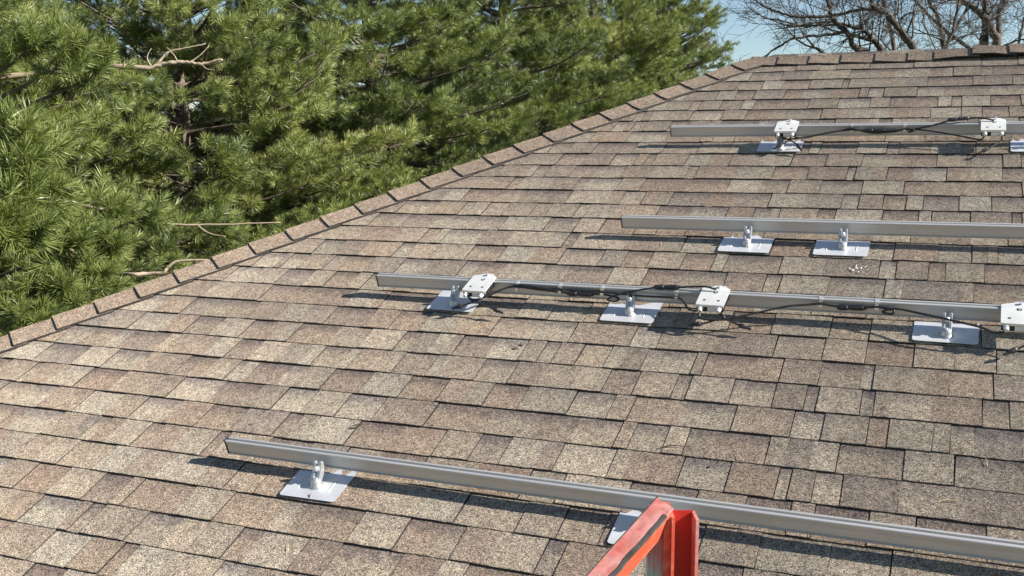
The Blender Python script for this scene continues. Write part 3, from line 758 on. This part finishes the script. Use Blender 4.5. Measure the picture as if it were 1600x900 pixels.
def build_crown(name, tufts, parent):
    """tufts: list of (pos, dir, size, tint); the mesh holds three needle-tuft shapes and one loose vertex per tuft"""
    V = []; F = []; var = []
    for k_, (v, f) in enumerate(TUFTS):
        b = len(V); V += [tuple(p) for p in v]; F += [tuple(b + i for i in q) for q in f]; var += [k_] * len(v)
    nt_ = len(V); rr = random.Random(len(tufts))
    turn = [0.0] * (3 * nt_); size = [1.0] * nt_; tint = [0.5] * nt_
    for (p, d, s, ti) in tufts:
        V.append(tuple(p)); var.append(10 + rr.randrange(3))
        q = Vector(d).to_track_quat('Z', 'Y') @ Matrix.Rotation(rr.random() * 6.283, 3, 'Z').to_quaternion()
        turn += list(q.to_euler()); size.append(s); tint.append(ti)
    me = bpy.data.meshes.new(name); me.from_pydata(V, [], F); me.materials.append(M_NEEDLE)
    me.attributes.new('variant', 'INT', 'POINT').data.foreach_set('value', var)
    me.attributes.new('turn', 'FLOAT_VECTOR', 'POINT').data.foreach_set('vector', turn)
    me.attributes.new('size', 'FLOAT', 'POINT').data.foreach_set('value', size)
    me.attributes.new('tint', 'FLOAT', 'POINT').data.foreach_set('value', tint)
    o = bpy.data.objects.new(name, me); col.objects.link(o); o.parent = parent
    md = o.modifiers.new('needles', 'NODES'); md.node_group = CROWN_NG
    o['kind'] = 'stuff'
    return o

def pine(x, y, height, rad, seed, label, dens=1.0, tsz=1.0, base_h=0.6, tintb=0.0, lean=(0, 0), dead=(), sprays=()):
    rr = random.Random(seed); t = empty('pine_tree', (x, y, GZ))
    tag(t, label, 'pine tree', 'row of pines beside the house')
    wood = MB(); twigs = MB(); tufts = []
    trunk = [Vector((lean[0] * (i / 12) ** 1.5 + 0.05 * math.sin(i * 1.7 + seed), lean[1] * (i / 12) ** 1.5 + 0.05 * math.cos(i * 1.3 + seed), height * i / 12 - 0.1)) for i in range(13)]
    wood.tube(trunk, [0.17 * (1 - i / 13) * height / 9 + 0.012 for i in range(13)], 10)
    def tr(z):
        f = max(0, min(11.999, (z + 0.1) / height * 12)); i = int(f); return trunk[i].lerp(trunk[i + 1], f - i)
    z = base_h
    while z < height - 0.15:
        rel = (z - base_h) / (height - base_h)
        prof = (0.62 + 0.38 * min(1, rel / 0.25)) if rel < 0.25 else max(0.12, 1 - ((rel - 0.25) / 0.75) ** 1.25)
        nb = rr.choice([5, 6, 6, 7]); a0 = rr.random() * 6.28
        for bi in range(nb):
            az = a0 + 6.283 * bi / nb + rr.uniform(-0.35, 0.35)
            L = rad * prof * rr.uniform(0.68, 1.12)
            el = R(-6 + 40 * rel + rr.uniform(-9, 9)); p = tr(z + rr.uniform(-0.12, 0.12)).copy()
            d = Vector((math.cos(az) * math.cos(el), math.sin(az) * math.cos(el), math.sin(el)))
            nseg = max(4, int(L / 0.22)); pts = [p.copy()]; dirs = [d.copy()]
            for s in range(nseg):
                fr = s / nseg
                d = (d + Vector((rr.gauss(0, .06), rr.gauss(0, .06), rr.gauss(0, .04) + (-0.03 if fr < 0.4 else 0.055)))).normalized()
                p = p + d * (L / nseg); pts.append(p.copy()); dirs.append(d.copy())
            r0 = 0.010 + 0.011 * L; wood.tube(pts, [r0 * (1 - 0.85 * i / nseg) + 0.002 for i in range(nseg + 1)], 5, caps=False)
            btint = rr.gauss(0, 0.2)
            seg_l = L / nseg; zw = p.z + GZ; dpt = math.hypot(x, y + 3); seen = -0.16 * dpt - 0.2 < zw - 1.0 < 0.16 * dpt + 0.9; step = (0.135 if seen else 0.26) / dens; dist = L * 0.22; sd = 1
            while dist < L:
                i = min(nseg - 1, int(dist / seg_l)); fr = dist / L; q = pts[i].lerp(pts[i + 1], dist / seg_l - i)
                dd = dirs[i]; lat = dd.cross(Vector((0, 0, 1))).normalized() * sd; sd = -sd
                l2 = min(1.0, 0.24 + 0.50 * (L - dist)) * rr.uniform(0.7, 1.15)
                sdr = (dd * rr.uniform(0.5, 0.9) + lat * rr.uniform(0.6, 1.0) + Vector((0, 0, rr.uniform(-0.12, 0.38)))).normalized()
                n2 = max(2, int(l2 / 0.13)); sp = [q.copy()]; pp = q.copy(); d2 = sdr.copy()
                for s in range(n2):
                    d2 = (d2 + Vector((rr.gauss(0, .08), rr.gauss(0, .08), rr.gauss(0.03, .06))) + dd * 0.06).normalized(); pp = pp + d2 * (l2 / n2); sp.append(pp.copy())
                    if s >= n2 * 0.25:
                        for side_ in (-1, 1):
                            if rr.random() < 0.15: continue
                            la = d2.cross(Vector((0, 0, 1))).normalized() * side_
                            d3 = (d2 * rr.uniform(.5, 1) + la * rr.uniform(.5, 1.0) + Vector((0, 0, rr.uniform(-.25, .55)))).normalized()
                            l3 = rr.uniform(0.07, 0.20); tip = pp + d3 * l3
                            td = (d3 + Vector((0, 0, 0.28))).normalized()
                            ti = min(1, max(0, 0.5 + tintb + btint + rr.gauss(0, .14)))
                            tufts.append((tip, td, tsz * rr.uniform(.8, 1.15), ti))
                            if l3 > 0.12 and rr.random() < 0.55: tufts.append((pp + d3 * l3 * 0.45, td, tsz * rr.uniform(.65, .9), max(0, ti - 0.15)))
                            twigs.tube([pp, tip], [0.0028, 0.0016], 3, caps=False)
                tufts.append((pp, (d2 + Vector((0, 0, .3))).normalized(), tsz * rr.uniform(.95, 1.25), min(1, max(0, 0.55 + tintb + btint + rr.gauss(0, .1)))))
                wood.tube(sp, [0.0062 * (1 - 0.6 * i / n2) for i in range(n2 + 1)], 4, caps=False)
                dist += step * rr.uniform(0.7, 1.3)
            tufts.append((pts[-1], dirs[-1], tsz * 1.2, min(1, max(0, 0.6 + tintb + btint))))
        z += rr.uniform(0.22, 0.33) * (1.0 if rel < 0.8 else 0.7)
    for (c, rad_, n_, sz_) in sprays:                # leafy side shoots on a limb of their own
        c = Vector(c) - Vector((x, y, GZ)); rootp = tr(c.z - 0.5); mid = rootp.lerp(c, 0.6) + Vector((0, 0, -0.12))
        P = smooth_path([rootp, mid, c], 5); wood.tube(P, [0.026 * (1 - 0.8 * i / (len(P) - 1)) + 0.003 for i in range(len(P))], 6, caps=False)
        ax_ = (c - mid).normalized()
        for q in range(n_):
            d = (ax_ * rr.uniform(0.1, 1.1) + Vector((rr.gauss(0, .7), rr.gauss(0, .7), rr.gauss(.15, .5)))).normalized()
            tip = c + d * rad_ * rr.uniform(0.35, 1.0); st = c + ax_ * rr.uniform(-0.5, 0.1) * rad_
            twigs.tube([st, tip], [0.0032, 0.0016], 3, caps=False); bt = 0.55 + tintb + rr.gauss(0, .13)
            tufts.append((tip, (d + Vector((0, 0, .2))).normalized(), sz_ * rr.uniform(.85, 1.15), min(1, max(0, bt))))
            tufts.append((st.lerp(tip, 0.55), (d + Vector((0, 0, .2))).normalized(), sz_ * rr.uniform(.7, .95), min(1, max(0, bt - .15))))
    wood.build('trunk', M_BARK, t, smooth=True)
    tw = twigs.build('twigs', M_BARK, t); tw['kind'] = 'stuff'
    for (pts, r) in dead:
        mb = MB(); P = smooth_path([Vector(p) - Vector((x, y, GZ)) for p in pts], 4)
        mb.tube([p + Vector((rr.gauss(0, .12), rr.gauss(0, .12), rr.gauss(0, .12))) * r for p in P], [r * (1 - 0.65 * i / (len(P) - 1)) * rr.uniform(0.82, 1.15) for i in range(len(P))], 8); mb.build('bare_limb', M_DEAD, t, smooth=True)
    build_crown('crown', tufts, t)
    return len(tufts)

deadA = [(-8.4, 3.1, 1.5), (-7.4, 3.85, 1.64), (-6.9, 4.05, 1.69), (-6.6, 4.13, 1.71), (-6.48, 4.18, 1.7), (-6.35, 4.24, 1.7), (-6.28, 4.27, 1.73), (-6.2, 4.3, 1.74), (-6.13, 4.34, 1.75), (-6.05, 4.37, 1.74), (-5.98, 4.4, 1.73), (-5.89, 4.44, 1.75), (-5.81, 4.47, 1.77)]
deadA2 = [(-6.36, 4.24, 1.7), (-6.3, 4.26, 1.76), (-6.24, 4.3, 1.83), (-6.13, 4.35, 1.86), (-6.03, 4.39, 1.88), (-5.95, 4.43, 1.9)]
deadA3 = [(-6.08, 4.36, 1.74), (-6.0, 4.4, 1.8), (-5.93, 4.44, 1.88)]
deadB = [(-8.3, 3.6, 0.9), (-7.2, 4.1, 0.55), (-6.64, 4.37, 0.41), (-6.54, 4.41, 0.37), (-6.35, 4.48, 0.35), (-6.04, 4.61, 0.35), (-5.78, 4.72, 0.36), (-5.53, 4.83, 0.37)]
deadC = [(-8.4, 4.6, 0.3), (-7.2, 4.0, 0.15), (-6.3, 3.5, 0.05), (-5.74, 3.17, 0.08), (-5.61, 3.23, 0.08), (-5.5, 3.27, 0.09), (-5.47, 3.29, 0.13), (-5.42, 3.32, 0.17), (-5.33, 3.36, 0.18), (-5.19, 3.42, 0.18)]
cnt = 0
SPRAYS = [((-6.22, 3.46, 0.52), 0.26, 22, 1.1), ((-6.19, 3.8, 0.44), 0.2, 18, 1.05), ((-6.53, 3.39, 1.65), 0.32, 26, 1.15), ((-6.42, 3.66, 1.60), 0.24, 18, 1.1), ((-6.66, 3.2, 1.74), 0.3, 22, 1.15), ((-5.86, 2.90, 0.02), 0.24, 24, 1.15), ((-5.94, 2.62, -0.06), 0.25, 24, 1.15), ((-5.98, 2.38, -0.16), 0.24, 22, 1.15), ((-5.9, 3.10, 0.24), 0.22, 20, 1.1), ((-5.95, 2.78, 0.30), 0.24, 22, 1.1),
          ((-6.02, 2.40, 0.98), 0.30, 34, 1.4), ((-5.85, 2.26, 0.72), 0.28, 34, 1.4), ((-5.82, 2.10, 0.52), 0.28, 32, 1.4), ((-5.76, 2.14, 0.42), 0.24, 26, 1.35), ((-5.88, 2.42, 0.60), 0.26, 28, 1.3)]
cnt += pine(-8.5, 2.9, 8.6, 2.55, 21, 'nearest pine at the picture edge, with bare pale limbs reaching out', sprays=SPRAYS, dens=1.1, tsz=1.12, tintb=0.02, dead=((deadA, 0.027), (deadA2, 0.014), (deadA3, 0.008), (deadB, 0.015), (deadC, 0.021), ([(-6.16, 4.32, 1.745), (-6.18, 4.30, 1.80), (-6.23, 4.27, 1.87)], 0.006), ([(-5.98, 4.40, 1.735), (-5.93, 4.40, 1.69), (-5.86, 4.42, 1.68)], 0.005), ([(-6.2, 4.54, 0.35), (-6.1, 4.56, 0.28), (-5.96, 4.62, 0.25)], 0.007), ([(-6.36, 4.23, 1.70), (-6.40, 4.22, 1.78), (-6.37, 4.24, 1.86)], 0.008)))
cnt += pine(-8.6, 7.2, 8.4, 2.9, 22, 'bright green pine second from the picture edge, behind the bare pale limb', 1.1, 1.12, tintb=0.12)
cnt += pine(-8.4, 11.4, 9.6, 3.0, 23, 'dense pine third from the picture edge', 1.0, 1.15, tintb=0.0)
cnt += pine(-8.0, 15.6, 10.2, 3.0, 24, 'tall pine fourth from the picture edge, crossing the top of the picture', 1.0, 1.15, tintb=0.12)
cnt += pine(-7.6, 19.6, 10.5, 2.9, 25, 'fifth pine of the row, yellowish green, above the middle of the hip', 0.95, 1.15, tintb=0.15)
cnt += pine(-7.3, 24.2, 10.6, 2.9, 26, 'last pine of the row, thin crown edge against the sky', 0.62, 1.15, tintb=0.05)
cnt += pine(-9.8, 32.0, 10.0, 3.2, 27, 'far dark pine glimpsed behind the end of the row', 0.6, 1.8, tintb=-0.2)
cnt += pine(-9.0, 5.0, 5.9, 2.7, 41, 'small pine filling the gap between the first and second pines', 1.1, 1.12, tintb=0.08)
cnt += pine(-9.2, 9.3, 6.2, 2.8, 42, 'small pine filling the gap between the second and third pines', 1.05, 1.12, tintb=0.05)
for bx_, by_, bh_, sd_, lb_ in ((-13.2, 5.2, 5.6, 31, 'low dark pine in the second row, behind the nearest pine'), (-13.6, 10.2, 6.0, 32, 'low dark pine in the second row, seen between the first two pines'), (-13.0, 15.6, 6.6, 33, 'dark pine in the second row, behind the middle of the row'), (-12.4, 21.5, 7.4, 34, 'dark pine in the second row, behind the fourth and fifth pines')):
    cnt += pine(bx_, by_, bh_, 3.3, sd_, lb_, 0.62, 1.9, tintb=-0.2, base_h=0.3)
print('tufts', cnt)

# ------------------------------------------------------------------ bare trees beyond the ridge
def bare_tree(base, limbs, seed, label, trunk_r=0.2, fork=None, depth=5, dens=1.0):
    rr = random.Random(seed); B = Vector(base); t = empty('bare_tree', base); tag(t, label, 'bare tree', 'leafless trees beyond the ridge')
    wood = MB(); fine = MB()
    fk = Vector(fork) - B
    tp = smooth_path([Vector((0, 0, -0.1)), fk * 0.35 + Vector((0.05, 0, 0)), fk * 0.7 + Vector((-0.04, 0.03, 0)), fk], 4)
    wood.tube(tp, [trunk_r * (1.25 - 0.4 * i / (len(tp) - 1)) for i in range(len(tp))], 10)
    def grow(p, d, L, r, lev):
        n = max(3, int(L / 0.10)) if lev > 2 else 3; pts = [p.copy()]; q = p.copy(); dd = d.copy()
        curl = Vector((rr.gauss(0, .10), rr.gauss(0, .10), rr.gauss(0.03, .07)))
        for i in range(n):
            dd = (dd + curl * 0.6 + Vector((rr.gauss(0, .11), rr.gauss(0, .11), rr.gauss(0.0, .10)))).normalized(); q = q + dd * (L / n); pts.append(q.copy())
        (wood if lev > 2 else fine).tube(pts, [max(0.0026, r * (1 - 0.6 * i / n)) for i in range(n + 1)], 6 if lev > 3 else (4 if lev > 2 else 3), caps=False)
        if lev <= 0: return
        nk = int(rr.choice([3, 3, 4, 4]) * dens) if lev > 1 else rr.choice([2, 2, 3])
        for k_ in range(nk):
            f = rr.uniform(0.25, 1.0); i = min(n - 1, int(f * n)); s = pts[i].lerp(pts[i + 1], f * n - i) if f < 1 else pts[-1]
            ang = rr.uniform(0.35, 1.1); side_ = Vector((rr.gauss(0, 1), rr.gauss(0, 1), rr.gauss(0.15, .8))); side_ = (side_ - dd * side_.dot(dd)).normalized()
            grow(s, (dd * math.cos(ang) + side_ * math.sin(ang)).normalized(), L * rr.uniform(0.45, 0.72), r * rr.uniform(0.35, 0.55), lev - 1)
    for (pts, r0, lev, start) in limbs:
        P = [Vector(p) - B for p in pts]
        P = smooth_path(([fk] if start else []) + P, 4)
        n = len(P) - 1; rad = [r0 * (1 - 0.5 * i / n) for i in range(n + 1)]
        wood.tube([p + Vector((rr.gauss(0, .006), rr.gauss(0, .006), rr.gauss(0, .006))) for p in P], rad, 8)
        for i in range(2, n):
            if rr.random() < 0.36 * dens:
                d = (P[i + 1] - P[i - 1]).normalized(); side_ = Vector((rr.gauss(0, 1), rr.gauss(0, 1), rr.gauss(.1, .9))); side_ = (side_ - d * side_.dot(d)).normalized()
                grow(P[i], (d * rr.uniform(.3, 1) + side_).normalized(), rr.uniform(0.5, 1.1), rad[i] * 0.3, lev - 1 if rr.random() < 0.5 else lev)
        d = (P[-1] - P[-3]).normalized()
        for _ in range(2): grow(P[-1], (d + Vector((rr.gauss(0, .3), rr.gauss(0, .3), rr.gauss(.1, .3)))).normalized(), rr.uniform(.8, 1.4), rad[-1] * 0.75, lev)
    wood.build('trunk', M_GREYBARK, t, smooth=True); f_ = fine.build('twigs', M_GREYBARK, t); f_['kind'] = 'stuff'
    print('bare', len(wood.f), len(fine.f))
LA = [(-1.35, 14.09, 2.45), (-1.48, 14.05, 2.5), (-1.57, 14.02, 2.57), (-1.62, 14.01, 2.68), (-1.69, 14.0, 2.8), (-1.79, 13.97, 2.89), (-1.89, 13.94, 3.0), (-1.93, 13.95, 3.16), (-1.97, 13.94, 3.26), (-2.02, 13.96, 3.5)]
LB_ = [(-1.17, 14.5, 2.48), (-1.21, 14.49, 2.56), (-1.31, 14.47, 2.68), (-1.4, 14.45, 2.79), (-1.51, 14.41, 2.86), (-1.69, 14.34, 2.91)]
LB2 = [(-1.31, 14.47, 2.68), (-1.5, 14.4, 2.73), (-1.62, 14.35, 2.77), (-1.75, 14.3, 2.81), (-1.91, 14.23, 2.77), (-2.18, 14.11, 2.75), (-2.45, 14.0, 2.72), (-2.61, 13.92, 2.62), (-2.76, 13.84, 2.52)]
LC = [(-0.7, 13.93, 2.46), (-0.76, 13.92, 2.57), (-0.84, 13.9, 2.7), (-0.94, 13.88, 2.8), (-1.01, 13.86, 2.9), (-1.11, 13.83, 3.01), (-1.24, 13.79, 3.06), (-1.31, 13.77, 3.15), (-1.35, 13.77, 3.28)]
LC2 = [(-0.94, 13.88, 2.8), (-0.92, 13.9, 2.89), (-0.87, 13.93, 2.96), (-0.76, 13.98, 3.02), (-0.63, 14.04, 3.04), (-0.59, 14.05, 2.98), (-0.61, 14.02, 2.88), (-0.55, 14.04, 2.77), (-0.4, 14.06, 2.47)]
LA2 = [(-1.13, 14.0, 3.03), (-1.34, 13.97, 3.1), (-1.56, 13.87, 3.07), (-1.76, 13.78, 3.02), (-1.95, 13.7, 2.99), (-2.2, 13.59, 2.98), (-2.44, 13.5, 3.0), (-2.64, 13.42, 3.06), (-2.8, 13.36, 3.14), (-2.91, 13.33, 3.21)]
bare_tree((-0.45, 14.1, GZ), [(LA, 0.052, 4, 1), (LB_, 0.056, 3, 1), (LB2, 0.030, 4, 0), (LC, 0.062, 4, 1), (LC2, 0.018, 2, 0), (LA2, 0.030, 4, 0)], 4, 'leafless tree with limbs arching over the ridge toward the pines', 0.16, (-0.55, 14.1, 1.7), dens=1.15)
LD = [(-0.32, 15.64, 2.61), (-0.35, 15.64, 2.73), (-0.37, 15.66, 2.85), (-0.4, 15.66, 2.97), (-0.42, 15.67, 3.09), (-0.49, 15.65, 3.21), (-0.56, 15.64, 3.32), (-0.6, 15.65, 3.48)]
LD2 = [(-0.31, 15.65, 2.63), (-0.25, 15.7, 2.79), (-0.2, 15.74, 2.95), (-0.18, 15.77, 3.11), (-0.15, 15.81, 3.3), (-0.15, 15.84, 3.5)]
bare_tree((-0.28, 15.6, GZ), [(LD, 0.046, 4, 1), (LD2, 0.036, 4, 1)], 5, 'slender leafless tree forking in a narrow V above the ridge', 0.09, (-0.31, 15.62, 2.45))
LE = [(0.28, 17.01, 2.77), (0.29, 17.05, 3.0), (0.29, 17.08, 3.22), (0.27, 17.1, 3.43), (0.25, 17.14, 3.76)]
LE2 = [(0.47, 16.87, 2.77), (0.39, 16.86, 2.98), (0.31, 16.86, 3.17), (0.19, 16.83, 3.3), (0.05, 16.78, 3.41), (-0.11, 16.73, 3.49), (-0.24, 16.69, 3.6)]
LE3 = [(0.49, 16.99, 2.78), (0.49, 17.02, 3.04), (0.49, 17.06, 3.29), (0.55, 17.11, 3.46), (0.6, 17.16, 3.66)]
bare_tree((0.4, 17.0, GZ), [(LE, 0.085, 4, 1), (LE2, 0.076, 4, 1), (LE3, 0.058, 4, 1)], 6, 'thick leafless tree with three dark stems near the picture corner', 0.2, (0.4, 16.98, 1.9))
LF = [(0.97, 20.63, 3.13), (1.0, 20.68, 3.4), (1.03, 20.72, 3.59), (1.05, 20.77, 3.9)]
bare_tree((1.0, 20.6, GZ), [(LF, 0.03, 4, 1), ([(1.05, 20.8, 2.2), (1.5, 21.2, 3.2), (1.9, 21.4, 4.4)], 0.06, 4, 1), ([(0.9, 20.8, 2.2), (0.2, 21.4, 3.0), (-0.6, 21.9, 3.7), (-1.2, 22.1, 4.4)], 0.06, 4, 1)], 7, 'thin leafless tree at the corner behind the thick one', 0.12, (0.98, 20.6, 1.6))
bare_tree((-1.6, 24.5, GZ), [([(-1.9, 24.5, 1.8), (-2.6, 24.4, 2.9), (-3.4, 24.3, 3.5)], 0.07, 4, 1), ([(-1.5, 24.6, 2.0), (-1.6, 24.7, 3.4), (-1.9, 24.7, 4.6)], 0.08, 4, 1), ([(-1.3, 24.6, 1.9), (-0.7, 24.8, 3.0), (-0.1, 24.9, 4.2)], 0.07, 4, 1)], 8, 'farthest leafless tree, a haze of fine twigs behind the arching limbs', 0.15, (-1.6, 24.5, 1.0), dens=1.2)
